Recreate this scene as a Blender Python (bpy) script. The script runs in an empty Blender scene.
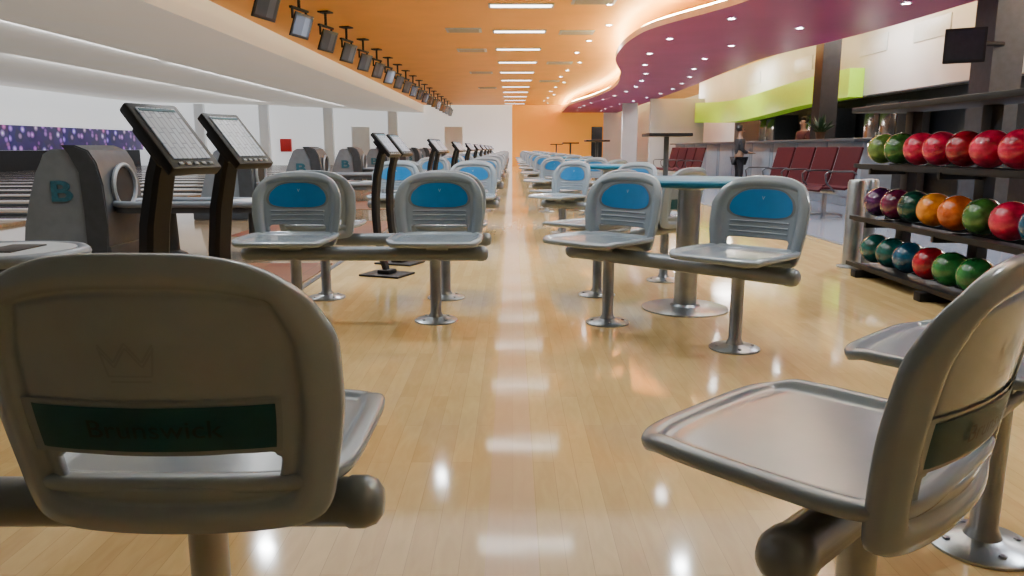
import bpy, bmesh, math, random
from mathutils import Vector, Matrix
random.seed(4)
SC=bpy.context.scene
COL=SC.collection
H=0.95
# ---------------------------------------------------------------- materials
def mat(name,col,rough=.5,metal=0,noise=.08,nscale=12,emit=None,estr=0,bump=0,coat=0,bscale=80,spec=.5):
    m=bpy.data.materials.new(name); m.use_nodes=True
    nt=m.node_tree; b=nt.nodes['Principled BSDF']
    b.inputs['Roughness'].default_value=rough; b.inputs['Metallic'].default_value=metal
    b.inputs['Coat Weight'].default_value=coat; b.inputs['Specular IOR Level'].default_value=spec
    tc=nt.nodes.new('ShaderNodeTexCoord'); n=nt.nodes.new('ShaderNodeTexNoise')
    n.inputs['Scale'].default_value=nscale; n.inputs['Detail'].default_value=4
    nt.links.new(tc.outputs['Object'],n.inputs['Vector'])
    r=nt.nodes.new('ShaderNodeValToRGB')
    r.color_ramp.elements[0].position=.3; r.color_ramp.elements[1].position=.7
    r.color_ramp.elements[0].color=[max(0,c*(1-noise)) for c in col]+[1]
    r.color_ramp.elements[1].color=[min(1,c*(1+noise)) for c in col]+[1]
    nt.links.new(n.outputs['Fac'],r.inputs['Fac']); nt.links.new(r.outputs['Color'],b.inputs['Base Color'])
    if emit:
        b.inputs['Emission Color'].default_value=list(emit)+[1]; b.inputs['Emission Strength'].default_value=estr
    if bump:
        n2=nt.nodes.new('ShaderNodeTexNoise'); n2.inputs['Scale'].default_value=bscale
        nt.links.new(tc.outputs['Object'],n2.inputs['Vector'])
        bp=nt.nodes.new('ShaderNodeBump'); bp.inputs['Strength'].default_value=bump; bp.inputs['Distance'].default_value=.002
        nt.links.new(n2.outputs['Fac'],bp.inputs['Height']); nt.links.new(bp.outputs['Normal'],b.inputs['Normal'])
    return m
M={}
M['plastic']=mat('grey_plastic',(.245,.3,.355),.18,noise=.04,bump=.05,bscale=300,spec=.58)
M['plastic2']=mat('grey_plastic_dark',(.14,.165,.19),.35,noise=.05)  # darker grey plastic for the panel border
M['emboss']=mat('embossed_grey_plastic',(.215,.262,.31),.24,noise=.04)
M['beam']=mat('grey_painted_steel',(.165,.19,.215),.3,.3,noise=.12,nscale=6)
M['steel']=mat('brushed_steel',(.34,.37,.4),.28,.85,noise=.15,nscale=9)
M['blue']=mat('blue_inset',(.004,.165,.43),.35,noise=.08)
M['teal']=mat('teal_strip',(.004,.062,.088),.45,noise=.12,spec=.25)
M['teal_txt']=mat('teal_lettering',(.007,.03,.04),.5,noise=.02,spec=.25)
M['tabletop']=mat('teal_tabletop',(.01,.14,.26),.45,noise=.1,spec=.25)
M['logo']=mat('teal_logo_paint',(.02,.12,.18),.5,noise=.25,nscale=30)
M['black']=mat('black_plastic',(.007,.007,.009),.42,noise=.2,spec=.3)
M['blackm']=mat('black_matte',(.012,.012,.014),.6,noise=.2,spec=.3)
M['dgrey']=mat('dark_grey',(.04,.048,.06),.45,noise=.15)
M['mgrey']=mat('mid_grey',(.24,.265,.3),.4,noise=.08)
M['hood']=mat('hood_grey',(.175,.21,.255),.4,noise=.08)
M['lgrey']=mat('light_grey',(.42,.46,.5),.4,noise=.06)
M['white']=mat('white_paint',(.84,.87,.9),.7,noise=.03,nscale=1.5)
M['offwhite']=mat('soft_white_paint',(.5,.51,.53),.7,noise=.05,nscale=1.2)
M['hallwhite']=mat('self_glowing_white_wall',(.85,.87,.9),.7,noise=.03,nscale=1.5,emit=(.92,.96,1),estr=.5)  # wall paint given its own glow as fill; nothing shines behind it
M['hallceil']=mat('self_glowing_cream_ceiling',(.82,.8,.75),.7,noise=.05,nscale=.6,emit=(1,.96,.87),estr=.2)  # plain ceiling paint with emission added to brighten the hall
M['peach']=mat('peach_orange_paint',(.85,.5,.2),.7,noise=.05,nscale=1.5)
M['dimceil']=mat('low_bounce_grey_paint',(.27,.28,.29),.8,noise=.05,nscale=1.5)  # dark grey picked to keep light bounce low behind the camera
M['orange']=mat('orange_ceiling_paint',(.88,.4,.035),.5,noise=.05,nscale=1.2)
M['orangew']=mat('glowing_orange_wall_paint',(.95,.42,.05),.6,noise=.05,nscale=1.2,emit=(1,.45,.06),estr=.3)  # the wall's lit glow is put into the paint as emission
M['purple']=mat('purple_soffit_paint',(.3,.033,.165),.5,noise=.08,nscale=1,spec=.3)
M['lilac']=mat('lilac_edge_paint',(.85,.68,.62),.5,noise=.05)
M['green']=mat('glowing_lime_green_band',(.4,.78,.01),.5,noise=.03,emit=(.4,.85,.02),estr=.15)  # slight emission added so the band looks brighter; no lamp inside
M['red']=mat('dark_red_plastic',(.055,.008,.012),.65,noise=.25,nscale=160,spec=.12)
M['fire']=mat('fire_red',(.6,.02,.02),.4,noise=.05)
M['chrome']=mat('chrome',(.3,.3,.32),.3,1,noise=.03)
M['lamp']=mat('lamp_diffuser',(1,1,1),.5,noise=.01,emit=(1,.98,.95),estr=9)
M['dlamp']=mat('downlight_glow',(1,1,1),.5,noise=.01,emit=(1,.98,.95),estr=130)
M['cove']=mat('cove_glow',(1,1,1),.5,noise=.01,emit=(1,.82,.38),estr=110)
M['vent']=mat('vent_metal',(.4,.36,.3),.5,noise=.1)
M['skin']=mat('skin_tone',(.22,.13,.085),.55,noise=.06)
M['hair']=mat('black_hair',(.01,.008,.007),.5,noise=.3,nscale=60)
M['cloth']=mat('black_cloth',(.012,.012,.016),.85,noise=.2)
M['cloth2']=mat('maroon_cloth',(.06,.012,.016),.85,noise=.2)
M['jeans']=mat('navy_cloth',(.02,.03,.07),.85,noise=.2)
M['leaf']=mat('dark_leaf',(.02,.06,.02),.5,noise=.4,nscale=30)
M['pot']=mat('brown_pot',(.12,.06,.03),.6,noise=.2)
M['glass']=mat('dark_glass',(.03,.035,.045),.12,noise=.1)
M['wglass']=mat('bright_glazing',(.35,.4,.45),.15,noise=.1,emit=(.6,.7,.8),estr=.3)

def wood_floor():
    m=bpy.data.materials.new('maple_laminate'); m.use_nodes=True; nt=m.node_tree; L=nt.links
    b=nt.nodes['Principled BSDF']; N=nt.nodes.new
    b.inputs['Specular IOR Level'].default_value=.42
    tc=N('ShaderNodeTexCoord'); mp=N('ShaderNodeMapping'); mp.inputs['Rotation'].default_value=(0,0,math.pi/2)
    mp.inputs['Location'].default_value=(0,0.06,0)
    L.new(tc.outputs['Object'],mp.inputs['Vector'])
    br=N('ShaderNodeTexBrick'); br.inputs['Scale'].default_value=1; br.inputs['Brick Width'].default_value=.62
    br.inputs['Row Height'].default_value=.0625; br.inputs['Mortar Size'].default_value=.0007
    br.inputs['Mortar Smooth'].default_value=.3
    br.inputs['Color1'].default_value=(.655,.475,.215,1); br.inputs['Color2'].default_value=(.57,.395,.17,1)
    br.inputs['Mortar'].default_value=(.44,.3,.13,1); br.inputs['Bias'].default_value=-.1
    L.new(mp.outputs['Vector'],br.inputs['Vector'])
    mp2=N('ShaderNodeMapping'); mp2.inputs['Scale'].default_value=(14,3,1); L.new(tc.outputs['Object'],mp2.inputs['Vector'])
    n=N('ShaderNodeTexNoise'); n.inputs['Scale'].default_value=2.2; n.inputs['Detail'].default_value=7; n.inputs['Distortion'].default_value=.9
    L.new(mp2.outputs['Vector'],n.inputs['Vector'])
    r=N('ShaderNodeValToRGB'); r.color_ramp.elements[0].color=(.94,.92,.88,1); r.color_ramp.elements[1].color=(1.02,1.02,1.01,1)
    r.color_ramp.elements[0].position=.35; r.color_ramp.elements[1].position=.65
    L.new(n.outputs['Fac'],r.inputs['Fac'])
    mx=N('ShaderNodeMix'); mx.data_type='RGBA'; mx.blend_type='MULTIPLY'; mx.inputs[0].default_value=1
    L.new(br.outputs['Color'],mx.inputs[6]); L.new(r.outputs['Color'],mx.inputs[7])
    sp=N('ShaderNodeSeparateXYZ'); L.new(tc.outputs['Object'],sp.inputs[0])
    ab=N('ShaderNodeMath'); ab.operation='ABSOLUTE'; L.new(sp.outputs['X'],ab.inputs[0])
    lt=N('ShaderNodeMath'); lt.operation='LESS_THAN'; lt.inputs[1].default_value=.0625; L.new(ab.outputs[0],lt.inputs[0])
    mu=N('ShaderNodeMath'); mu.operation='MULTIPLY'; mu.inputs[1].default_value=.55; L.new(lt.outputs[0],mu.inputs[0])
    m2=N('ShaderNodeMix'); m2.data_type='RGBA'; L.new(mu.outputs[0],m2.inputs[0]); L.new(mx.outputs[2],m2.inputs[6])
    m2.inputs[7].default_value=(.64,.42,.27,1)
    L.new(m2.outputs[2],b.inputs['Base Color'])
    n3=N('ShaderNodeTexNoise'); n3.inputs['Scale'].default_value=2.5; L.new(tc.outputs['Object'],n3.inputs['Vector'])
    mr=N('ShaderNodeMapRange'); mr.inputs['To Min'].default_value=.05; mr.inputs['To Max'].default_value=.11
    L.new(n3.outputs['Fac'],mr.inputs['Value']); L.new(mr.outputs['Result'],b.inputs['Roughness'])
    n4=N('ShaderNodeTexNoise'); n4.inputs['Scale'].default_value=5; n4.inputs['Detail'].default_value=1; L.new(mp.outputs['Vector'],n4.inputs['Vector'])
    bp=N('ShaderNodeBump'); bp.inputs['Strength'].default_value=.12; bp.inputs['Distance'].default_value=.004
    L.new(n4.outputs['Fac'],bp.inputs['Height']); L.new(bp.outputs['Normal'],b.inputs['Normal'])
    return m
def tile_floor(name,c1,c2,mort,w,h,rough):
    m=bpy.data.materials.new(name); m.use_nodes=True; nt=m.node_tree; L=nt.links; N=nt.nodes.new
    b=nt.nodes['Principled BSDF']; b.inputs['Roughness'].default_value=rough
    tc=N('ShaderNodeTexCoord'); br=N('ShaderNodeTexBrick'); br.offset=0
    br.inputs['Scale'].default_value=1; br.inputs['Brick Width'].default_value=w; br.inputs['Row Height'].default_value=h
    br.inputs['Mortar Size'].default_value=.004
    br.inputs['Color1'].default_value=(*c1,1); br.inputs['Color2'].default_value=(*c2,1); br.inputs['Mortar'].default_value=(*mort,1)
    L.new(tc.outputs['Object'],br.inputs['Vector']); L.new(br.outputs['Color'],b.inputs['Base Color'])
    return m
M['wood']=wood_floor()
M['tile']=tile_floor('grey_blue_tile',(.25,.29,.37),(.21,.25,.33),(.13,.14,.17),.6,.6,.15)
M['mat_red']=tile_floor('maroon_brown_tile',(.11,.02,.012),(.2,.09,.045),(.05,.03,.02),.4,.4,.4)
M['approach']=tile_floor('approach_boards',(.36,.26,.155),(.31,.22,.13),(.2,.13,.08),3,.05,.1)
M['lane']=tile_floor('lane_boards',(.32,.24,.155),(.28,.2,.13),(.18,.12,.08),5,.027,.08)
def screen_mat(name,base,line,scale,es=.3,ms=.13,dk=.85):
    m=bpy.data.materials.new(name); m.use_nodes=True; nt=m.node_tree; L=nt.links; N=nt.nodes.new
    b=nt.nodes['Principled BSDF']; b.inputs['Roughness'].default_value=.2
    tc=N('ShaderNodeTexCoord'); br=N('ShaderNodeTexBrick'); br.offset=.3
    br.inputs['Scale'].default_value=1; br.inputs['Brick Width'].default_value=scale*3.2; br.inputs['Row Height'].default_value=scale
    br.inputs['Mortar Size'].default_value=scale*ms
    br.inputs['Color1'].default_value=(*base,1); br.inputs['Color2'].default_value=(*[c*dk for c in base],1); br.inputs['Mortar'].default_value=(*line,1)
    L.new(tc.outputs['Object'],br.inputs['Vector']); L.new(br.outputs['Color'],b.inputs['Base Color'])
    L.new(br.outputs['Color'],b.inputs['Emission Color']); b.inputs['Emission Strength'].default_value=es
    return m
M['screen']=screen_mat('console_screen',(.42,.48,.58),(.2,.23,.31),.016,.25,.13,.75)
M['tv']=screen_mat('monitor_screen',(.09,.1,.125),(.05,.055,.07),.2,.08)
def bubbles():
    m=bpy.data.materials.new('glowing_purple_bubble_print'); m.use_nodes=True; nt=m.node_tree; L=nt.links; N=nt.nodes.new
    b=nt.nodes['Principled BSDF']
    tc=N('ShaderNodeTexCoord'); v=N('ShaderNodeTexVoronoi'); v.inputs['Scale'].default_value=2.6
    L.new(tc.outputs['Object'],v.inputs['Vector'])
    r=N('ShaderNodeValToRGB'); e=r.color_ramp.elements
    e[0].position=.05; e[0].color=(.9,.7,1,1); e[1].position=.42; e[1].color=(.03,.02,.09,1)
    a=e.new(.2); a.color=(.4,.18,.55,1); L.new(v.outputs['Distance'],r.inputs['Fac'])
    mx=N('ShaderNodeMix'); mx.data_type='RGBA'; mx.blend_type='MULTIPLY'; mx.inputs[0].default_value=.45
    L.new(r.outputs['Color'],mx.inputs[6]); L.new(v.outputs['Color'],mx.inputs[7])
    L.new(mx.outputs[2],b.inputs['Base Color']); L.new(mx.outputs[2],b.inputs['Emission Color']); b.inputs['Emission Strength'].default_value=.9  # print brightness built in as emission; the panels are no lamps
    return m
M['bubble']=bubbles()

# ---------------------------------------------------------------- mesh helpers
def sm(x): x=max(0,min(1,x)); return x*x*(3-2*x)
def finish(name,bm,m,parent=None,loc=(0,0,0),rot=(0,0,0),smooth=True,sub=0,kind=None,label=None,cat=None,group=None,angle=38):
    bmesh.ops.recalc_face_normals(bm,faces=bm.faces[:])
    me=bpy.data.meshes.new(name); bm.to_mesh(me); bm.free()
    ms=m if isinstance(m,(list,tuple)) else [m]
    for x in ms: me.materials.append(x)
    if sub:
        t=bpy.data.objects.new('tmp',me); COL.objects.link(t)
        md=t.modifiers.new('s','SUBSURF'); md.levels=sub
        bpy.context.view_layer.update()
        me2=bpy.data.meshes.new_from_object(t.evaluated_get(bpy.context.evaluated_depsgraph_get()))
        bpy.data.objects.remove(t); bpy.data.meshes.remove(me); me=me2; me.name=name
    if smooth:
        for p in me.polygons: p.use_smooth=True
        if not sub: me.set_sharp_from_angle(angle=math.radians(angle))
    o=bpy.data.objects.new(name,me); COL.objects.link(o)
    o.location=loc; o.rotation_euler=rot
    if parent: o.parent=parent
    tag(o,label,cat,group,kind); return o
def tag(o,label=None,cat=None,group=None,kind=None):
    if label: o['label']=label
    if cat: o['category']=cat
    if group: o['group']=group
    if kind: o['kind']=kind
    return o
def empty(name,loc=(0,0,0),rotz=0,label=None,cat=None,group=None):
    o=bpy.data.objects.new(name,None); o.empty_display_size=.1; COL.objects.link(o)
    o.location=loc; o.rotation_euler=(0,0,rotz); return tag(o,label,cat,group)
def copy_tree(root,loc,rotz=None):
    def rec(o,par):
        n=o.copy(); COL.objects.link(n)
        if par is not None: n.parent=par
        for c in kids[o.name]: rec(c,n)
        return n
    kids={}
    def col(o):
        kids[o.name]=list(o.children)
        for c in o.children: col(c)
    col(root)
    n=rec(root,None); n.location=loc
    if rotz is not None: n.rotation_euler=(0,0,rotz)
    return n
def a_box(bm,c,s,bev=0,rot=None,mi=0,seg=2):
    Mx=Matrix.Translation(c)
    if rot: Mx=Mx@Matrix.Rotation(rot[1],4,rot[0])
    Mx=Mx@Matrix.Diagonal((s[0],s[1],s[2],1))
    nf=set(bm.faces)
    r=bmesh.ops.create_cube(bm,size=1,matrix=Mx)
    if bev:
        es=list({e for v in r['verts'] for e in v.link_edges})
        bmesh.ops.bevel(bm,geom=es,offset=bev,segments=seg,affect='EDGES',profile=.6)
    for f in bm.faces:
        if f not in nf: f.material_index=mi
def a_lathe(bm,prof,seg=24,Mx=None,mi=0,sx=1,sy=1):
    Mx=Mx or Matrix(); rings=[]
    for r,z in prof:
        if r<1e-6: rings.append([bm.verts.new(Mx@Vector((0,0,z)))])
        else: rings.append([bm.verts.new(Mx@Vector((r*sx*math.cos(2*math.pi*i/seg),r*sy*math.sin(2*math.pi*i/seg),z))) for i in range(seg)])
    for a,b in zip(rings,rings[1:]):
        for i in range(seg):
            j=(i+1)%seg
            if len(a)==1 and len(b)==1: continue
            if len(a)==1: f=bm.faces.new((a[0],b[i],b[j]))
            elif len(b)==1: f=bm.faces.new((a[i],a[j],b[0]))
            else: f=bm.faces.new((a[i],a[j],b[j],b[i]))
            f.material_index=mi
def circ(r,n=12,ry=None):
    ry=ry or r
    return [(r*math.cos(2*math.pi*i/n),ry*math.sin(2*math.pi*i/n)) for i in range(n)]
def a_sweep(bm,pts,sec,up=(0,0,1),mi=0,scales=None,closed=False):
    pts=[Vector(p) for p in pts]; up=Vector(up); rings=[]; n=len(pts)
    for k,p in enumerate(pts):
        if closed: T=(pts[(k+1)%n]-pts[k-1])
        else: T=(pts[min(k+1,n-1)]-pts[max(k-1,0)])
        T.normalize(); S=T.cross(up)
        if S.length<1e-4: S=T.cross(Vector((0,1,0)))
        S.normalize(); Nn=S.cross(T); sc=scales[k] if scales else 1
        rings.append([bm.verts.new(p+S*a*sc+Nn*b*sc) for a,b in sec])
    m=len(sec)
    rr=range(n) if closed else range(n-1)
    for k in rr:
        a=rings[k]; b=rings[(k+1)%n]
        for i in range(m):
            f=bm.faces.new((a[i],a[(i+1)%m],b[(i+1)%m],b[i])); f.material_index=mi
    if not closed:
        for r in (rings[0],rings[-1]):
            f=bm.faces.new(r); f.material_index=mi
def a_prism(bm,poly,axis,d0,d1,mi=0):
    def P(a,b,d): return Vector((a,d,b)) if axis=='y' else (Vector((a,b,d)) if axis=='z' else Vector((d,a,b)))
    A=[bm.verts.new(P(a,b,d0)) for a,b in poly]; B=[bm.verts.new(P(a,b,d1)) for a,b in poly]
    n=len(poly); fs=[bm.faces.new(A),bm.faces.new(B)]
    for i in range(n): fs.append(bm.faces.new((A[i],A[(i+1)%n],B[(i+1)%n],B[i])))
    for f in fs: f.material_index=mi
def grid_shell(bm,F,B,ni,nj,keep):
    vf=[[None]*(nj+1) for _ in range(ni+1)]; vb=[[None]*(nj+1) for _ in range(ni+1)]
    def g(t,fn,i,j):
        if t[i][j] is None: t[i][j]=bm.verts.new(fn(i,j))
        return t[i][j]
    for i in range(ni):
        for j in range(nj):
            if not keep(i,j): continue
            c=[(i,j),(i+1,j),(i+1,j+1),(i,j+1)]
            bm.faces.new([g(vf,F,*q) for q in c]); bm.faces.new([g(vb,B,*q) for q in c][::-1])
            for (di,dj,e) in ((0,-1,(0,1)),(1,0,(1,2)),(0,1,(2,3)),(-1,0,(3,0))):
                a,b2=i+di,j+dj
                if not(0<=a<ni and 0<=b2<nj and keep(a,b2)):
                    p,q=c[e[0]],c[e[1]]
                    bm.faces.new([g(vf,F,*q),g(vf,F,*p),g(vb,B,*p),g(vb,B,*q)])
def patch(bm,fn,ni,nj,th=0):
    V=[[bm.verts.new(fn(-1+2*i/ni,-1+2*j/nj)) for j in range(nj+1)] for i in range(ni+1)]
    for i in range(ni):
        for j in range(nj): bm.faces.new((V[i][j],V[i+1][j],V[i+1][j+1],V[i][j+1]))
def semap(s,t,n):
    e=max(abs(s),abs(t))
    if e<1e-6: return 0,0
    q=(abs(s/e)**n+abs(t/e)**n)**(1/n)
    w=e*e
    k=(1-w)+w/q
    return s*k,t*k
def text_bm(txt,size,ext=0,off=0):
    cu=bpy.data.curves.new('t','FONT'); cu.body=txt; cu.size=size; cu.align_x='CENTER'; cu.align_y='CENTER'; cu.extrude=ext; cu.offset=off
    o=bpy.data.objects.new('t',cu); COL.objects.link(o); bpy.context.view_layer.update()
    me=bpy.data.meshes.new_from_object(o.evaluated_get(bpy.context.evaluated_depsgraph_get()))
    bm=bmesh.new(); bm.from_mesh(me); bpy.data.objects.remove(o); bpy.data.meshes.remove(me)
    bmesh.ops.remove_doubles(bm,verts=bm.verts[:],dist=1e-5)
    return bm

# ---------------------------------------------------------------- bench with two seats
def back_pt(s,t,side,off=0):
    n=8-5.1*sm((t+.3)/.9)
    x,y=semap(s,t,n)
    x=.25*x*(1-.08*sm(-y*1.2)); z=.608+.212*y
    e=max(abs(s),abs(t)); 
    th=.0185-.010*(1-sm((e-.76)/.045))+.0035*math.exp(-((e-.86)/.035)**2)-.006*math.exp(-((e-.765)/.02)**2)
    th-=.007*sm((e-.9)/.1)
    yy=-.135-.075*((t+1)/2)**1.2+.045*(x/.243)**2
    return Vector((x,yy+side*(th+off),z))
def seat_pt(s,t,side):
    x,y=semap(s,t,4.8); e=max(abs(s),abs(t))
    z=.486-.014*(1-sm((e-.8)/.07))-.012*sm((t-.65)/.35)-.005*sm((e-.94)/.06)
    if side<0: 
        z-=.024; x*=.97; y*=.97
    return Vector((.256*x,.08+.232*y,z))
def make_bench():
    root=empty('double_seat_bench',label='grey two-seat moulded plastic bench on steel beam with floor discs',cat='bench',group='bowling area seat benches')
    bm=bmesh.new(); r=.04; h=.68
    prof=[(0,-h),(.022,-h+.002),(.036,-h+.012),(r+.003,-h+.03),(r+.003,-h+.055),(r,-h+.06)]
    prof=prof+[(a,-b) for a,b in prof[::-1]]
    a_lathe(bm,prof,24,Matrix.Translation((0,0,.378))@Matrix.Rotation(math.pi/2,4,'Y'))
    for x in (-.4,.4):
        a_box(bm,(x,.03,.442),(.2,.22,.035),.004); a_box(bm,(x,0,.415),(.12,.07,.03),.004)
    finish('beam',bm,M['beam'],root)
    for i,x in enumerate((-.385,.385)):
        bm=bmesh.new(); a_lathe(bm,[(0,0),(.12,0),(.12,.006),(.112,.011),(.06,.02),(.042,.026),(.036,.04),(.031,.05),(.031,.35),(0,.35)],28)
        for q in range(4):
            a=math.pi/4+q*math.pi/2; a_lathe(bm,[(.009,.012),(.009,.02),(0,.022)],6,Matrix.Translation((.085*math.cos(a),.085*math.sin(a),0)))
        finish('leg',bm,M['steel'],root,loc=(x,0,0))
    n=60; G=lambda i:-1+2*i/n
    def keep(i,j):
        if 11<=j<18 and 10<=i<50: return (j in(11,17) and i in (10,49))
        return True
    bm=bmesh.new(); grid_shell(bm,lambda i,j:back_pt(G(i),G(j),1),lambda i,j:back_pt(G(i),G(j),-1),n,n,keep)
    back=finish('backrest',bm,M['plastic'],root,loc=(-.4,0,0),sub=1)
    def bf(a,b,o=.0035,g=1):
        x,y=semap(a,b,3.2); return back_pt(.64*g*x*(1-.05*b),.38+.32*g*y,1,o)
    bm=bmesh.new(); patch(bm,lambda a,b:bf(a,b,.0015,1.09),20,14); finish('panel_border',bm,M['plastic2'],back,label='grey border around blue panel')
    bm=bmesh.new(); patch(bm,bf,20,14); finish('back_panel',bm,M['blue'],back,label='blue inset panel with rounded corners')
    for tt in (-.03,-.15,-.27):
        bm=bmesh.new(); a_sweep(bm,[back_pt(.6*(-1+2*i/16),tt,1,.001) for i in range(17)],circ(.0045,8)); finish('moulded_rib',bm,M['plastic'],back)
    tb=text_bm('V',.024,0)
    for v in tb.verts: v.co=back_pt(-v.co.x/.24,.50+v.co.y/.21,1,.005)
    finish('emblem',tb,M['lgrey'],back,smooth=False,label='small pale emblem on the blue panel')
    SX=-.05
    bm=bmesh.new(); patch(bm,lambda a,b: back_pt(SX+.73*a,-.185+.195*b,-1,.003),20,6); finish('strip_frame',bm,M['emboss'],back,label='raised grey frame around teal strip')
    bm=bmesh.new(); patch(bm,lambda a,b: back_pt(SX+.7*a,-.185+.16*b,-1,.005),20,6); finish('name_strip',bm,M['teal'],back,label='dark teal strip on the rear of the backrest')
    tb=text_bm('Brunswick',.038,0,0)
    for v in tb.verts: v.co=back_pt((v.co.x*1.12-.003)/.235,-.185+v.co.y/.21,-1,.0085)
    finish('strip_lettering',tb,M['teal_txt'],back,smooth=False,label='faint raised lettering on teal strip')
    def line(bm,p,q,w=.0014):
        d=(Vector(q)-Vector(p)); d.normalize(); nn=Vector((-d.y,d.x))*w; N=6; L=[]
        for i in range(N+1):
            c=Vector(p)+(Vector(q)-Vector(p))*i/N
            L.append([bm.verts.new(back_pt((c.x+sg*nn.x)/.235,.28+(c.y+sg*nn.y)/.21,-1,.0014)) for sg in (-1,1)])
        for a,b in zip(L,L[1:]): bm.faces.new((a[0],a[1],b[1],b[0]))
    bm=bmesh.new(); ox=-.02
    cp=[(-.035,.028),(-.018,.002),(0,.03),(.018,.002),(.035,.028)]
    for o_ in (0,-.007):
        for p,q in zip(cp,cp[1:]): line(bm,(p[0]+ox,p[1]+o_),(q[0]+ox,q[1]+o_))
    line(bm,(-.028+ox,-.018),(-.035+ox,.024)); line(bm,(.028+ox,-.018),(.035+ox,.024)); line(bm,(-.028+ox,-.018),(.028+ox,-.018)); line(bm,(-.026+ox,-.026),(.026+ox,-.026))
    finish('rear_emblem',bm,M['emboss'],back,smooth=False,label='faint embossed crown outline')
    m=44; S=lambda i:-1+2*i/m
    bm=bmesh.new(); grid_shell(bm,lambda i,j:seat_pt(S(i),S(j),1),lambda i,j:seat_pt(S(i),S(j),-1),m,m,lambda i,j:True)
    seat=finish('seat',bm,M['plastic'],root,loc=(-.4,0,0),sub=1)
    b2=copy_tree(back,(.4,0,0)); b2.parent=root
    s2=seat.copy(); COL.objects.link(s2); s2.location=(.4,0,0); s2.parent=root
    return root
bench=make_bench()
P=3.67
bench.location=(-.89,1.15,0)
bench['label']='grey two-seat plastic bench seen from behind, teal lettered strip'
LB='grey two-seat bench with blue back panels beside the lanes'
RB='grey two-seat bench set diagonally around a round table'
for k in range(11):
    b=copy_tree(bench,(-.81,4.1+P*k,0),math.pi); b['label']=LB
    if k<10: b=copy_tree(bench,(-.81,4.75+P*k,0),0); b['label']=LB
    b=copy_tree(bench,(.80,3.775+P*k,0),math.radians(135)); b['label']=RB
for k in range(11):
    if k==0: b=copy_tree(bench,(.862,1.42,0),math.radians(43))
    else: b=copy_tree(bench,(.83,1.45+P*k,0),math.radians(45))
    b['label']=RB

# ---------------------------------------------------------------- round tables
t=empty('round_table',(1.04,4.42,0),0,'round teal-topped table on a steel pedestal between benches','table','concourse tables')
bm=bmesh.new(); a_lathe(bm,[(0,.735),(.37,.735),(.392,.74),(.4,.75),(.4,.764),(.392,.774),(.38,.778),(0,.778)],48); finish('tabletop',bm,M['tabletop'],t)
bm=bmesh.new(); a_lathe(bm,[(.06,.02),(.068,.03),(.066,.71),(.14,.725),(.14,.735),(0,.735)],28); finish('pedestal',bm,M['steel'],t)
bm=bmesh.new(); a_lathe(bm,[(0,0),(.255,0),(.255,.008),(.24,.014),(.09,.022),(.08,.035),(0,.035)],40); finish('base',bm,M['steel'],t)
for k in range(1,10): copy_tree(t,(1.04,4.42+P*k,0))
t=empty('bar_table',(1.8,8.9,0),0,'tall table with dark top on a slim post','table','tall bar tables')
bm=bmesh.new(); a_box(bm,(0,0,1.1),(.5,.5,.04),.012); finish('tabletop',bm,M['black'],t)
bm=bmesh.new(); a_lathe(bm,[(.03,.02),(.03,1.08),(.09,1.085),(0,1.085)],20); finish('post',bm,M['dgrey'],t)
bm=bmesh.new(); a_lathe(bm,[(0,0),(.22,0),(.22,.01),(.05,.025),(0,.025)],28); finish('base',bm,M['dgrey'],t)
for y in (16.2,23.5,31): copy_tree(t,(1.8,y,0))

# ---------------------------------------------------------------- score consoles
def make_console():
    r=empty('score_console',(-.9,1.98,0),0,'black score console with tilted screen on bowed post','console','score consoles')
    bm=bmesh.new(); a_box(bm,(0,0,.008),(.34,.26,.016),.006); a_box(bm,(0,0,.03),(.1,.12,.03),.008); finish('base',bm,M['black'],r)
    pts=[(.0,0,.03),(-.04,0,.15),(-.07,0,.3),(-.08,0,.45),(-.075,0,.6),(-.055,0,.75),(-.02,0,.88),(.01,0,.95)]
    sec=[(-.038,-.018),(.038,-.018),(.038,.01),(.026,.02),(-.026,.02),(-.038,.01)]
    bm=bmesh.new(); a_sweep(bm,pts,sec,up=(1,0,0),scales=[.8,.85,.9,.95,1,1,.95,.9]); finish('post',bm,M['black'],r)
    tilt=math.radians(48)
    bm=bmesh.new(); a_box(bm,(0,0,0),(.22,.165,.03),.007); a_box(bm,(-.01,0,-.03),(.13,.1,.04),.01)
    hd=finish('screen_housing',bm,M['black'],r,loc=(.025,0,.972),rot=(0,tilt,0))
    bm=bmesh.new(); a_box(bm,(0,0,0),(.17,.122,.004)); finish('screen',bm,M['screen'],hd,loc=(-.006,0,.016),smooth=False)
    bm=bmesh.new()
    for i in range(5): a_box(bm,(.095,-.05+.025*i,.0165),(.009,.014,.003),.001)
    finish('button_row',bm,M['mgrey'],hd)
    bm=bmesh.new(); a_box(bm,(-.083,0,.0188),(.008,.115,.002)); finish('screen_header',bm,M['logo'],hd,smooth=False)
    return r
con=make_console(); con.rotation_euler=(0,0,math.radians(-22))
for k in range(10):
    if k: copy_tree(con,(-.95,1.96+P*k,0))
    copy_tree(con,(-.94,2.55+P*k,0))

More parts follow.
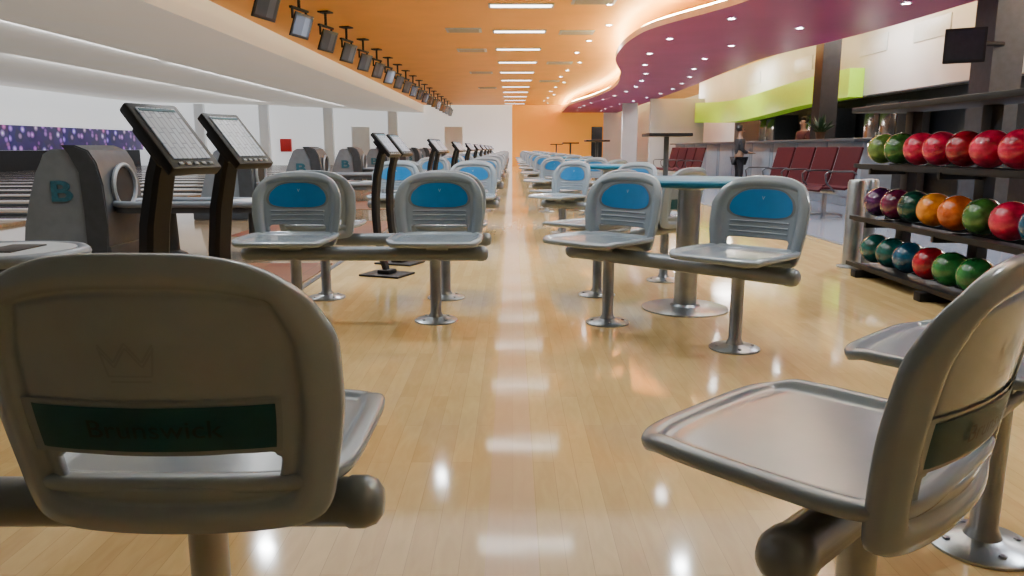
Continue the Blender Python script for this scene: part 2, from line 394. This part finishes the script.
# ---------------------------------------------------------------- ball returns
def stadium(x0,x1,w,n=12):
    r=w/2; out=[]
    for i in range(n+1):
        a=-math.pi/2+math.pi*i/n; out.append((x1-r+r*math.cos(a),r*math.sin(a)))
    for i in range(n+1):
        a=math.pi/2+math.pi*i/n; out.append((x0+r+r*math.cos(a),r*math.sin(a)))
    return out
def make_return():
    r=empty('ball_return',(-3.8,6.7,0),0,'grey ball return hood with teal letter and long ball tray','ball return','ball returns')
    prof=[(-.42,0),(.3,0),(.31,.3),(.3,.62),(.27,.82),(.23,.92),(.13,.94),(-.08,.94),(-.15,.9),(-.22,.75),(-.29,.55),(-.36,.3)]
    bm=bmesh.new(); a_prism(bm,prof,'y',-.3,.3)
    es=[e for e in bm.edges if abs(e.verts[0].co.y-e.verts[1].co.y)<1e-4]
    bmesh.ops.bevel(bm,geom=es,offset=.015,segments=2,affect='EDGES'); finish('hood',bm,M['hood'],r,angle=25)
    fp=[(.16,.02),(.34,.02),(.36,.3),(.35,.64),(.31,.83),(.25,.93),(.14,.975),(.02,.975),(.1,.9),(.17,.75),(.17,.4)]
    bm=bmesh.new(); a_prism(bm,fp,'y',-.325,.325); bmesh.ops.bevel(bm,geom=[e for e in bm.edges if abs(e.verts[0].co.y-e.verts[1].co.y)<1e-4],offset=.012,segments=2,affect='EDGES'); finish('front_frame',bm,M['dgrey'],r,angle=25)
    MX=Matrix.Translation((.355,0,.62))@Matrix.Rotation(math.pi/2,4,'Y')
    bm=bmesh.new(); a_lathe(bm,[(.17,0),(.2,0),(.205,.02),(.19,.035),(.175,.03),(.17,.01),(.17,-.0)],28,MX); finish('ball_opening_rim',bm,M['mgrey'],r)
    bm=bmesh.new(); a_lathe(bm,[(0,.006),(.172,.006)],28,MX); finish('ball_opening',bm,M['blackm'],r)
    tb=text_bm('B',.24,.006,.006); tb.transform(Matrix.Translation((-.02,-.308,.58))@Matrix.Rotation(math.pi/2,4,'X')@Matrix.Diagonal((1.45,1,1,1))); finish('letter_mark',tb,M['logo'],r,smooth=False,label='faded teal letter B on the hood side')
    bm=bmesh.new(); a_box(bm,(-.05,0,.06),(.84,.64,.12),.02); finish('plinth',bm,M['dgrey'],r)
    bm=bmesh.new(); a_prism(bm,stadium(.3,1.95,.56),'z',.4,.46); finish('ball_tray',bm,M['dgrey'],r)
    st=stadium(.3,1.95,.56)
    bm=bmesh.new(); a_sweep(bm,[(x,y,.475) for x,y in st],circ(.028,10),closed=True); finish('tray_rail',bm,M['hood'],r)
    bm=bmesh.new(); a_prism(bm,[(x,y*.97) for x,y in stadium(1.3,1.94,.56)],'z',.46,.5)
    bmesh.ops.bevel(bm,geom=[e for e in bm.edges if e.verts[0].co.z>.49 and e.verts[1].co.z>.49],offset=.02,segments=3,affect='EDGES')
    finish('tray_cover',bm,M['lgrey'],r)
    bm=bmesh.new(); a_box(bm,(1.66,0,.502),(.16,.26,.008),.003); finish('tray_label',bm,M['black'],r)
    for x in (.75,1.5):
        bm=bmesh.new(); a_lathe(bm,[(0,0),(.13,0),(.12,.02),(.06,.05),(.05,.4),(0,.4)],20); finish('leg',bm,M['dgrey'],r,loc=(x,0,0))
    return r
br=make_return(); 
copy_tree(br,(-3.93,3.38,0))
for k in range(1,10): copy_tree(br,(-3.8,6.7+P*k,0))

# ---------------------------------------------------------------- lanes + maskings
def make_lane():
    r=empty('bowling_lane',(-13,3.03-.92,0),0,'long wooden bowling lane with dark gutters','bowling lane','bowling lanes')
    bm=bmesh.new(); a_box(bm,(0,0,.02),(13.6,1.06,.04),.004); finish('lane_bed',bm,M['lane'],r)
    for s in (-1,1):
        bm=bmesh.new()
        sec=[(-.12,.04),(-.11,.04),(-.08,.015),(0,.006),(.08,.015),(.11,.04),(.12,.04),(.12,0),(-.12,0)]
        a_sweep(bm,[(-6.8,s*.655,0),(6.8,s*.655,0)],sec); finish('gutter',bm,M['dgrey'],r)
    return r
ln=make_lane()
for k in range(0,22):
    if k: copy_tree(ln,(-13,3.03-.92+k*P/2,0))
bm=bmesh.new(); a_box(bm,(0,0,0),(.12,P-.04,1.0),.01); mk=finish('masking_unit',bm,M['bubble'],loc=(-20.13,22,1.36),label='purple bubble-print masking panel above the lane ends',cat='panel',group='masking panels')
for k in range(0,11):
    y=3.03+P*k
    if k==0: mk.location.y=y
    else:
        o=mk.copy(); COL.objects.link(o); o.location=(-20.13,y,1.36)

# ---------------------------------------------------------------- hanging monitors
def make_mon():
    r=empty('ceiling_monitor',(-3.2,10.2,3.25),0,'dark score monitor hanging from the ceiling on a bracket','monitor','ceiling score monitors')
    bm=bmesh.new(); a_box(bm,(0,0,-.01),(.2,.2,.03),.003); a_sweep(bm,[(0,0,-.01),(0,0,-.26)],circ(.024,10)); a_box(bm,(0,0,-.25),(.05,.5,.035),.005)
    for y in (-.2,.2): a_box(bm,(0,y,-.33),(.03,.035,.16),.004)
    finish('bracket',bm,M['blackm'],r)
    bm=bmesh.new(); a_box(bm,(0,0,0),(.026,.54,.36),.01)
    h=finish('monitor_housing',bm,M['black'],r,loc=(.03,0,-.49),rot=(0,math.radians(20),0))
    bm=bmesh.new(); a_box(bm,(0,0,0),(.004,.46,.28)); finish('screen',bm,M['tv'],h,loc=(.0135,0,0),smooth=False)
    return r
mo=make_mon(); mo.rotation_euler=(0,0,math.radians(-14))
for k in range(1,19):
    copy_tree(mo,(-3.2,10.2+1.65*k,3.25))

# ---------------------------------------------------------------- ball rack and balls
RX=2.76; RY=4.74
r=empty('ball_rack',(RX,RY,0),0,'black three-tier rack holding coloured bowling balls','rack')
for y in (-1.0,-.1,.8):
    bm=bmesh.new(); a_box(bm,(.14,y,.63),(.07,.1,1.2),.008); a_box(bm,(0,y,.03),(.42,.08,.06),.01)
    for z in (.45,.84): a_box(bm,(0,y,z-.05),(.3,.03,.06),.004)
    finish('upright',bm,M['black'],r)
for z in (.08,.43,.82):
    bm=bmesh.new()
    for x in (-.15,.12): a_sweep(bm,[(x,-1.08,z),(x,1.02,z)],[(-.02,-.015),(.02,-.015),(.02,.015),(-.02,.015)])
    a_box(bm,(-.01,-.03,z-.02),(.26,2.08,.012)); finish('shelf',bm,M['black'],r)
bm=bmesh.new(); a_box(bm,(0,-.03,1.225),(.42,2.14,.04),.01); finish('top_board',bm,M['blackm'],r)
def ball_mat(n,c): return mat('ball_'+n,c,.08,noise=.55,nscale=14,coat=.5)
BM={n:ball_mat(n,c) for n,c in dict(green=(.05,.17,.03),olive=(.13,.24,.04),red=(.8,.015,.07),crimson=(.4,.008,.025),maroon=(.13,.008,.045),purple=(.08,.01,.09),forest=(.006,.06,.04),orange=(1,.25,.012),teal=(.006,.1,.09),blue=(.01,.1,.2),lime=(.02,.19,.045),rust=(.95,.14,.015)).items()}
def ball_mesh():
    bm=bmesh.new(); bmesh.ops.create_uvsphere(bm,u_segments=32,v_segments=20,radius=.11)
    for a,b in ((0,.0),(.26,.0),(.13,.26)):
        d=Vector((-math.cos(a-.1)*1,math.sin(a-.1)-.3,b+.25)).normalized()
        Mx=Matrix.Translation(d*.1093)@d.to_track_quat('Z','Y').to_matrix().to_4x4()
        a_lathe(bm,[(.0,.0015),(.011,.0015),(.0125,.0)],14,Mx,mi=1)
    return bm
base=finish('bowling_ball',ball_mesh(),[BM['red'],M['blackm']])
bme=base.data; bpy.data.objects.remove(base)
rows=[(.945,['olive','green','red','red','crimson','red','red','red']),
      (.555,['purple','maroon','forest','orange','rust','green','red','blue']),
      (.205,['teal','teal','blue','crimson','lime','lime','crimson','forest'])]
first={}
for z,cs in rows:
    for i,c in enumerate(cs):
        if c not in first:
            me=bme.copy(); me.materials.clear(); me.materials.append(BM[c]); me.materials.append(M['blackm']); first[c]=me
        o=bpy.data.objects.new('bowling_ball',first[c]); COL.objects.link(o)
        o.location=(RX-.015,RY+.9-.252*i-random.uniform(0,.02),z); o.rotation_euler=(random.uniform(-.6,.6),random.uniform(-.6,.6),random.uniform(-.8,.8))
        tag(o,{'crimson':'dark red','forest':'dark green','lime':'bright green','rust':'red-orange'}.get(c,c)+' glossy bowling ball resting on the black rack','bowling ball','bowling balls on the rack')

r=empty('post_rail',(2.8,6.02,0),0,'short stainless steel rail with thick round posts','railing')
for x in (-.05,.12):
    bm=bmesh.new(); a_lathe(bm,[(0,0),(.11,0),(.11,.01),(.07,.02),(.07,.68),(.06,.7),(0,.705)],24); finish('post',bm,M['steel'],r,loc=(x,.15 if x>0 else 0,0))
bm=bmesh.new(); a_sweep(bm,[(-.05,0,.62),(.12,.15,.62)],circ(.02,10)); a_sweep(bm,[(-.05,0,.35),(.12,.15,.35)],circ(.02,10)); finish('rail',bm,M['steel'],r)

# ---------------------------------------------------------------- dark red waiting seats
def make_wait():
    r=empty('waiting_bench',(4.55,11.4,0),0,'row of four dark red waiting seats on steel frame','bench','dark red waiting seats')
    bm=bmesh.new(); a_box(bm,(0,0,.36),(.06,2.3,.05),.006); finish('beam',bm,M['steel'],r)
    for y in (-.85,.85):
        bm=bmesh.new(); a_box(bm,(0,y,.18),(.05,.05,.36),.004); a_sweep(bm,[(-.28,y,.015),(-.22,y,.04),(0,y,.06),(.22,y,.04),(.28,y,.015)],[(-.02,-.015),(.02,-.015),(.02,.015),(-.02,.015)]); finish('leg',bm,M['chrome'],r)
    for i in range(4):
        y=-.87+.58*i
        pr=[(-.26,.38),(-.22,.42),(-.05,.415),(.12,.4),(.19,.43),(.23,.52),(.28,.72),(.34,.96)]
        bm=bmesh.new(); a_sweep(bm,[(a,y,b) for a,b in pr],[(-.26,-.015),(.26,-.015),(.26,.015),(-.26,.015)],up=(0,0,1)); finish('seat_shell',bm,M['red'],r)
    for i in range(5):
        y=-1.16+.58*i
        bm=bmesh.new(); a_sweep(bm,[(-.05,y,.37),(-.18,y,.5),(-.2,y,.6),(-.15,y,.64),(.2,y,.64),(.26,y,.6)],circ(.012,8),up=(0,1,0)); finish('armrest',bm,M['dgrey'],r)
    return r
wb=make_wait(); wb.rotation_euler=(0,0,math.radians(9)); wb.location=(4.2,11.3,0)
copy_tree(wb,(4.3,20.0,0))

# ---------------------------------------------------------------- bar counter, display fridges
r=empty('bar_counter',(5.75,19,0),0,'long grey panelled service counter with dark top','counter')
bm=bmesh.new(); a_box(bm,(0,0,1.08),(.75,14,.05),.012); finish('worktop',bm,M['dgrey'],r)
for i in range(10):
    bm=bmesh.new(); a_box(bm,(.05,-6.25+1.39*i,.53),(.5,1.36,1.06),.012); a_box(bm,(-.205,-6.25+1.39*i,.55),(.02,1.1,.8),.006); finish('front_panel',bm,M['hood'],r)
r=empty('display_fridge',(8.5,17,0),0,'dark glass-fronted drinks fridge behind the counter','fridge','fridges behind counter')
bm=bmesh.new(); a_box(bm,(0,0,.98),(.7,1.5,1.95),.02); finish('body',bm,M['dgrey'],r)
bm=bmesh.new(); a_box(bm,(-.36,-.37,1.05),(.03,.7,1.6),.01); a_box(bm,(-.36,.37,1.05),(.03,.7,1.6),.01); finish('door',bm,M['glass'],r)
bm=bmesh.new(); a_box(bm,(-.39,-.06,1.05),(.03,.03,.5),.006); a_box(bm,(-.39,.06,1.05),(.03,.03,.5),.006); finish('handle',bm,M['steel'],r)
copy_tree(r,(8.5,20.5,0)); copy_tree(r,(8.5,24.5,0))
r=empty('potted_plant',(5.8,14.4,1.105),0,'dark leafy plant in a brown pot on counter','plant')
bm=bmesh.new(); a_lathe(bm,[(0,0),(.07,0),(.09,.13),(.1,.14),(.08,.14),(.07,.1),(0,.1)],20); finish('pot',bm,M['pot'],r)
bm=bmesh.new()
for i in range(90):
    a=random.uniform(0,6.28); e=random.uniform(.5,1.5); L_=random.uniform(.15,.42); d=Vector((math.cos(a)*math.cos(e),math.sin(a)*math.cos(e),math.sin(e)))
    s=d.cross(Vector((0,0,1))).normalized()*.03; p0=Vector((0,0,.1)); pm=p0+d*L_*.6; p1=p0+d*L_+Vector((0,0,-.03))
    v=[bm.verts.new(q) for q in (p0,pm+s,p1,pm-s)]; bm.faces.new(v)
finish('foliage',bm,M['leaf'],r,smooth=False)

# ---------------------------------------------------------------- people
def skin(name,V,E,R,m,parent=None,sub=1):
    me=bpy.data.meshes.new(name); me.from_pydata([Vector(v) for v in V],E,[]); o=bpy.data.objects.new(name,me); COL.objects.link(o)
    md=o.modifiers.new('k','SKIN'); md.use_smooth_shade=True
    sv=me.skin_vertices[0].data
    for i,q in enumerate(R):
        sv[i].radius=(q,q) if not isinstance(q,tuple) else q
        sv[i].use_root=(i==0)
    s=o.modifiers.new('s','SUBSURF'); s.levels=sub; bpy.context.view_layer.update()
    me2=bpy.data.meshes.new_from_object(o.evaluated_get(bpy.context.evaluated_depsgraph_get()))
    bpy.data.objects.remove(o); me2.materials.clear(); me2.materials.append(m)
    for p in me2.polygons: p.use_smooth=True
    o=bpy.data.objects.new(name,me2); COL.objects.link(o)
    if parent: o.parent=parent
    return o
def person(loc,rotz,label,top,bot):
    hz=.86
    r=empty('person',loc,rotz,label,'person')
    V=[(0,0,hz),(0,0,hz+.2),(0,-.01,hz+.4),(0,0,hz+.5),(0,-.01,hz+.57),(0,-.02,hz+.66),(0,-.01,hz+.74)]
    R=[(.15,.11),(.125,.095),(.155,.105),(.07,.07),(.05,.055),(.075,.09),(.06,.075)]
    E=[(i,i+1) for i in range(6)]
    legs=[]
    def add(p,rad,par):
        V.append(p); R.append(rad); E.append((par,len(V)-1)); return len(V)-1
    arms=[]
    for s in (-1,1):
        a=add((s*.17,0,hz+.43),.06,2); b=add((s*.22,-.0,hz+.17),.042,a)
        c=add((s*.17,-.22,hz+.12),.03,b); arms.append((a,b,c))
        h=add((s*.15,-.29,hz+.12),(.032,.018),c)
        for f in range(4): 
            q=add((s*.15+(f-1.5)*.02,-.33,hz+.118),.009,h); add((s*.15+(f-1.5)*.021,-.365+abs(f-1.3)*.006,hz+.105),.008,q)
        add((s*.15-s*.045,-.29,hz+.115),.01,h)
        k0=add((s*.1,0,hz-.06),.085,0); k=add((s*.11,-.02,.48),.06,k0); an=add((s*.11,.01,.09),.04,k)
        ft=add((s*.13,V[an][1]-.14,.045),.035,an); legs.append((k0,k,an,ft))
    skin('body',V,E,R,M['skin'],r)
    tv=[V[0],V[1],V[2],(0,0,hz+.47)]; tr=[(.165,.125),(.14,.11),(.17,.12),(.085,.08)]; te=[(0,1),(1,2),(2,3)]
    for a,b,c in arms:
        n=len(tv); mid=(Vector(V[b])*.3+Vector(V[c])*.7)
        tv+=[V[a],V[b],tuple(mid)]; tr+=[.072,.054,.042]; te+=[(2,n),(n,n+1),(n+1,n+2)]
    skin('shirt',tv,te,tr,top,r)
    tv=[(0,0,hz+.02)]; tr=[(.17,.13)]; te=[]
    for q in legs:
        n=len(tv); tv+=[V[q[0]],V[q[1]],V[q[2]]]; tr+=[.095,.07,.052]; te+=[(0,n),(n,n+1),(n+1,n+2)]
    skin('trousers',tv,te,tr,bot,r)
    bm=bmesh.new()
    bmesh.ops.create_uvsphere(bm,u_segments=20,v_segments=14,radius=1,matrix=Matrix.Translation((0,.018,hz+.735))@Matrix.Diagonal((.092,.1,.09,1)))
    bmesh.ops.delete(bm,geom=[v for v in bm.verts if v.co.y<-.035 and v.co.z<hz+.775],context='VERTS'); finish('hair',bm,M['hair'],r)
    bm=bmesh.new()
    for s in (-1,1): bmesh.ops.create_uvsphere(bm,u_segments=8,v_segments=6,radius=.012,matrix=Matrix.Translation((s*.032,-.098,hz+.695)))
    finish('eyes',bm,M['blackm'],r)
    bm=bmesh.new(); bmesh.ops.create_cone(bm,segments=8,radius1=.016,radius2=.006,depth=.045,cap_ends=True,matrix=Matrix.Translation((0,-.11,hz+.67))); finish('nose',bm,M['skin'],r)
    bm=bmesh.new(); a_box(bm,(0,-.1,hz+.632),(.045,.012,.01),.003); finish('mouth',bm,M['cloth2'],r)
    return r
person((6.85,18,0),math.radians(-75),'person with black hair in dark shirt standing behind counter',M['cloth2'],M['jeans'])
person((4.95,16.6,0),math.radians(95),'person in black clothes facing the service counter',M['cloth'],M['cloth']).scale=(.86,.86,.86)

# ---------------------------------------------------------------- TV on pillar
r=empty('wall_television',(5.62,9.7,2.2),math.radians(-30),'small black television on a bracket fixed to the pillar','television')
bm=bmesh.new(); a_box(bm,(0,0,0),(.46,.06,.42),.012); finish('television_housing',bm,M['black'],r)
bm=bmesh.new(); a_box(bm,(0,-.032,0),(.40,.004,.35)); finish('screen',bm,M['glass'],r,smooth=False)
bm=bmesh.new(); a_sweep(bm,[(0,.02,.02),(.08,.2,.04),(.42,.43,.04)],circ(.03,10)); finish('bracket',bm,M['blackm'],r)

# ---------------------------------------------------------------- room shell
def slab(name,x0,x1,y0,y1,z0,z1,m):
    bm=bmesh.new(); a_box(bm,((x0+x1)/2,(y0+y1)/2,(z0+z1)/2),(x1-x0,y1-y0,z1-z0)); return finish(name,bm,m,kind='structure',smooth=False)
def floor_slab(x0,x1,y0,y1,z0,z1,m):
    return slab('floor',x0,x1,y0,y1,z0,z1,m)
floor_slab(-1.45,3.3,-3,42,-.1,0,M['wood']).location=(0,0,0)
floor_slab(-3.2,-1.45,-3,4.4,-.1,0,M['wood'])
floor_slab(3.3,9.2,-3,42,-.1,0,M['tile'])
floor_slab(-3.2,-1.45,4.4,42,-.1,0,M['approach'])
for k in range(10): floor_slab(-3.1,-1.5,4.5+P*k,6.2+P*k,0,.006,M['mat_red'])
floor_slab(-6.2,-3.2,-3,42,-.1,0,M['approach'])
floor_slab(-20.6,-6.2,-3,42,-.1,0,M['dgrey'])
slab('trim_1',3.27,3.33,-3,42,0,.004,M['dgrey'])
slab('trim_2',-1.47,-1.43,4.4,42,0,.004,M['dgrey'])
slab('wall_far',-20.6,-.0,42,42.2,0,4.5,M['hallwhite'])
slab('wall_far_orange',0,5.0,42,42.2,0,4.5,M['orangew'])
slab('wall_far_side',5.0,9.2,42,42.2,0,4.5,M['white'])
slab('wall_left',-20.8,-20.6,-3,42.2,0,4.5,M['white'])
slab('wall_right',9.2,9.4,-3,42.2,0,4.5,M['white'])
slab('wall_near_light_block',-20.6,9.2,-3.2,-3,0,4.3,M['dimceil'])  # unseen wall behind the camera, added to cut light from behind
slab('wall_pit',-20.58,-20.5,-1,42,0,.85,M['blackm'])
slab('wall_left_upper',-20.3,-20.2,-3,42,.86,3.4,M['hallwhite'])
for i,x in enumerate((-17,-13.5,-10,-6.5)): slab('trim_%d'%(3+i),x-.25,x+.25,41.7,42,0,3.3,M['white'])
for i,x in enumerate((-15.2,-8.3,-3.2)):
    slab('door_%d'%(i+1),x-.5,x+.5,41.94,42,0,2.1,M['white'])
slab('ceiling',-4.8,5.3,9.4,42,3.25,3.35,M['orange'])
slab('ceiling',-4.8,5.3,2.2,9.4,3.25,3.35,M['white'])  # unseen near ceiling, made white to bounce cool light onto the seats
slab('ceiling',-4.8,5.3,-3,2.2,3.25,3.35,M['dimceil'])  # unseen rear ceiling, darkened to keep the near chair backs in shade
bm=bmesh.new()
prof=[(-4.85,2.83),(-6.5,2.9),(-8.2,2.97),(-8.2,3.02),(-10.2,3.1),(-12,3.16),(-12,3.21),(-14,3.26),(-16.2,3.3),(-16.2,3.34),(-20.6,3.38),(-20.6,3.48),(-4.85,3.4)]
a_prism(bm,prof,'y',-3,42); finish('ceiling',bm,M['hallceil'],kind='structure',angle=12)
slab('ceiling',5.3,9.2,-3,42,3.55,3.65,M['peach'])
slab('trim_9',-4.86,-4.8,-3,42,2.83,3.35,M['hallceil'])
slab('trim_10',5.3,5.36,-3,42,3.25,3.55,M['peach'])
def catmull(ps,y):
    for i in range(len(ps)-1):
        if ps[i][0]<=y<=ps[i+1][0]:
            p0=ps[max(0,i-1)][1];p1=ps[i][1];p2=ps[i+1][1];p3=ps[min(len(ps)-1,i+2)][1]; t=(y-ps[i][0])/(ps[i+1][0]-ps[i][0])
            return .5*(2*p1+(p2-p0)*t+(2*p0-5*p1+4*p2-p3)*t*t+(3*p1-p0-3*p2+p3)*t**3)
    return ps[-1][1]
PL=[(-3,3.0),(3.7,2.4),(7.9,3.3),(10.3,3.1),(13,2.2),(16.5,2.2),(20,2.8),(24.5,3.25),(29,3.1),(34.3,2.6),(42,2.7)]
PR=[(-3,5.6),(5,6.2),(10.2,6.1),(13,5.95),(17,5.4),(23.7,5.6),(34,5.75),(42,5.75)]
ys=[-3+45*i/180 for i in range(181)]
bm=bmesh.new(); z0,z1=2.85,2.95; rows_=[]
for y in ys:
    a,b=catmull(PL,y),catmull(PR,y)
    rows_.append([bm.verts.new(q) for q in ((a,y,z0),(b,y,z0),(b,y,z1),(a,y,z1))])
for A,B in zip(rows_,rows_[1:]):
    for i in range(4):
        f=bm.faces.new((A[i],A[(i+1)%4],B[(i+1)%4],B[i])); f.material_index=1 if i==3 or i==1 else 0
finish('ceiling_soffit',bm,[M['purple'],M['lilac']],kind='structure')
bm=bmesh.new(); a_sweep(bm,[(catmull(PL,y)+.09,y,2.97) for y in ys if y<41.8],[(-.03,-.015),(.03,-.015),(.03,.015),(-.03,.015)])
finish('cove_light_strip',bm,M['cove'],label='warm glowing cove light strip above the wavy purple soffit',cat='light')
bm=bmesh.new(); a_sweep(bm,[(catmull(PR,y)-.12,y,2.97) for y in ys if y<41.8],[(-.03,-.015),(.03,-.015),(.03,.015),(-.03,.015)])
finish('cove_light_strip',bm,M['cove'],label='warm glowing cove light strip on the outer soffit edge',cat='light')
slab('wall_bulkhead',7.5,7.7,11.5,31,2.05,3.55,M['offwhite'])
bm=bmesh.new(); rr=[]
for i in range(61):
    y=16.5+13.4*i/60; x=7.1+.08*math.sin((y-13)*.55); zc=2.22+.1*math.sin((y-13)*.42); hh=.3+.07*i/60
    rr.append([bm.verts.new(q) for q in ((x,y,zc-hh),(7.49,y,zc-hh),(7.49,y,zc+hh),(x,y,zc+hh))])
for A,B in zip(rr,rr[1:]):
    for i in range(4): bm.faces.new((A[i],A[(i+1)%4],B[(i+1)%4],B[i]))
bm.faces.new(rr[0]); bm.faces.new(rr[-1])
finish('fascia_band',bm,M['green'],label='lime green wavy fascia band above the service counter',cat='sign band')
slab('wall_pier',5.4,7.5,30,30.2,0,2.84,M['offwhite'])
slab('wall_bar_back',9.0,9.15,13,31,0,2.2,M['dgrey'])
slab('door_4',4.35,4.95,41.93,42,0,2.1,M['glass'])
slab('wall_partition',4.75,5.4,33,33.2,0,2.84,M['offwhite'])
slab('trim_20',6.15,6.5,15.4,15.8,0,3.55,M['blackm'])
slab('trim_21',6.1,6.5,9.9,10.35,0,3.55,M['dgrey'])
for i in range(4): slab('window_%d'%(i+1),9.12,9.2,3+2.4*i,5.1+2.4*i,.5,2.1,M['wglass'])
def vent(name,loc,rot,w,h,lab,grp):
    r=empty(name,loc,0,lab,'vent',grp); r.rotation_euler=rot
    bm=bmesh.new(); a_box(bm,(0,0,0),(w,h,.02),.003); finish('frame',bm,M['lgrey'],r)
    bm=bmesh.new()
    for i in range(7): a_box(bm,(0,-h*.38+h*.76*i/6,-.012),(w*.86,h*.05,.012))
    finish('louvres',bm,M['vent'],r,smooth=False); return r
v0=vent('ceiling_vent',(-.95,15.5,3.238),(0,0,0),.7,.5,'square louvred air vent in the orange ceiling','ceiling vents')
for x,ys_ in ((-.95,(18.6,24,30)),(1.3,(12.5,15.8,21.3,27))):
    for y in ys_: copy_tree(v0,(x,y,3.238))
v1=vent('wall_vent',(7.49,16.2,3.05),(math.pi/2,0,math.pi/2),1.2,.35,'long louvred air grille on white bulkhead','wall grilles'); v1.rotation_euler=(math.pi/2,0,-math.pi/2)
for y in (14,20,24): 
    o=copy_tree(v1,(7.49,y,3.05)); o.rotation_euler=v1.rotation_euler
r=empty('fire_hose_cabinet',(-12.4,41.9,1.1),0,'small red fire equipment cabinet on white wall','cabinet')
bm=bmesh.new(); a_box(bm,(0,0,0),(.6,.2,.7),.02); finish('body',bm,M['fire'],r)
bm=bmesh.new(); a_box(bm,(0,-.11,0),(.5,.02,.6),.01); finish('door',bm,M['fire'],r)
# ---------------------------------------------------------------- lamps
tr=empty('ceiling_troffer',(.15,12.9,3.25),0,'rectangular fluorescent light panel recessed in orange ceiling','light','ceiling light panels')
bm=bmesh.new()
for q in ((0,.15,1.06,.03),(0,-.15,1.06,.03),(.52,0,.03,.33),(-.52,0,.03,.33)): a_box(bm,(q[0],q[1],-.012),(q[2],q[3],.024))
finish('frame',bm,M['lgrey'],tr,smooth=False)
bm=bmesh.new(); a_box(bm,(0,0,-.008),(1.0,.27,.012)); finish('diffuser',bm,M['lamp'],tr,smooth=False)
def area(n,loc,rot,sx,sy,p,col=(1,.96,.9)):
    l=bpy.data.lights.new(n,'AREA'); l.shape='RECTANGLE'; l.size=sx; l.size_y=sy; l.energy=p; l.color=col
    o=bpy.data.objects.new(n,l); COL.objects.link(o); o.location=loc; o.rotation_euler=rot; return o
Ty=[4.65+2.75*k for k in range(14)]
for i,y in enumerate(Ty):
    if abs(y-12.9)>.01: copy_tree(tr,(.15,y,3.25))
bm=bmesh.new(); a_lathe(bm,[(.075,.0),(.075,-.012),(.055,-.014),(.05,-.004)],20,mi=0); a_lathe(bm,[(0,-.006),(.052,-.006)],20,mi=1)
dl=finish('recessed_downlight',bm,[M['lgrey'],M['dlamp']],label='round recessed downlight in the ceiling',cat='light',group='recessed downlights')
pos=[]
for k in range(16):
    y=7.5+2.1*k
    pos+=[(catmull(PL,min(y,41))+.65,y,2.849),(catmull(PL,min(y,41))+2.0,y+.9,2.849)]
    pos+=[(1.7+.15*math.sin(y),y+1.1,3.249)]
for i,p in enumerate(pos):
    if p[1]>41: continue
    if i==0: dl.location=p
    else:
        o=dl.copy(); COL.objects.link(o); o.location=p
def spot(n,loc,e,size=2.4,col=(1,.97,.93),soft=.06):
    l=bpy.data.lights.new(n,'SPOT'); l.energy=e; l.spot_size=size; l.spot_blend=.7; l.shadow_soft_size=soft; l.color=col
    o=bpy.data.objects.new(n,l); COL.objects.link(o); o.location=loc
CW=(.93,.97,1)
for k in range(9):
    spot('downlight_and_fill_lamp',(3.9,3+4.3*k,2.82),330,2.4,CW)
    if k: spot('downlight_and_fill_lamp',(-2.6,3+4.3*k,3.2),270,2.5,CW)  # added fill spots; no downlight fixture on this side
    spot('downlight_and_fill_lamp',(1.7,2.6+4.3*k,3.2),(55,130)[k] if k<2 else 240,2.5,CW,.06)
    spot('downlight_and_fill_lamp',(-.9,4.7+4.3*k,3.2),(70,170)[k] if k<2 else 240,2.5,CW,.06)  # added fill spots standing in for troffer light; no fixture here
area('unseen_fill_lamp',(.2,5.8,3.225),(0,0,0),6.0,4.5,140,(.93,.97,1))  # large unseen area light added as soft fill over the near seats
for x in (-8.4,-12.1):
    for y in (4,14,24,34): area('hall_cove_lamp',(x,y,3.0),(0,math.radians(70),0),.15,9.5,110,(.95,.97,1))
for y in (14,18,22,27):
    l=bpy.data.lights.new('bar_lamp','POINT'); l.energy=18; l.shadow_soft_size=.08; l.color=(1,.92,.8)
    o=bpy.data.objects.new('bar_lamp',l); COL.objects.link(o); o.location=(6.4,y,1.95)
for y in (8,15,23,31): area('high_ceiling_lamp',(6.7 if y>11 else 8,y,3.52),(0,0,0),.6,1.5,110,(1,.98,.95))
w=bpy.data.worlds.new('world'); SC.world=w; w.use_nodes=True
w.node_tree.nodes['Background'].inputs[0].default_value=(.9,.95,1,1); w.node_tree.nodes['Background'].inputs[1].default_value=.1
cam=bpy.data.cameras.new('camera'); cam.sensor_width=36; cam.lens=750/1024*36; cam.clip_start=.02; cam.clip_end=200
co=bpy.data.objects.new('camera',cam); COL.objects.link(co); co.location=(0,0,H); co.rotation_euler=(math.radians(90-10.57),0,0); SC.camera=co
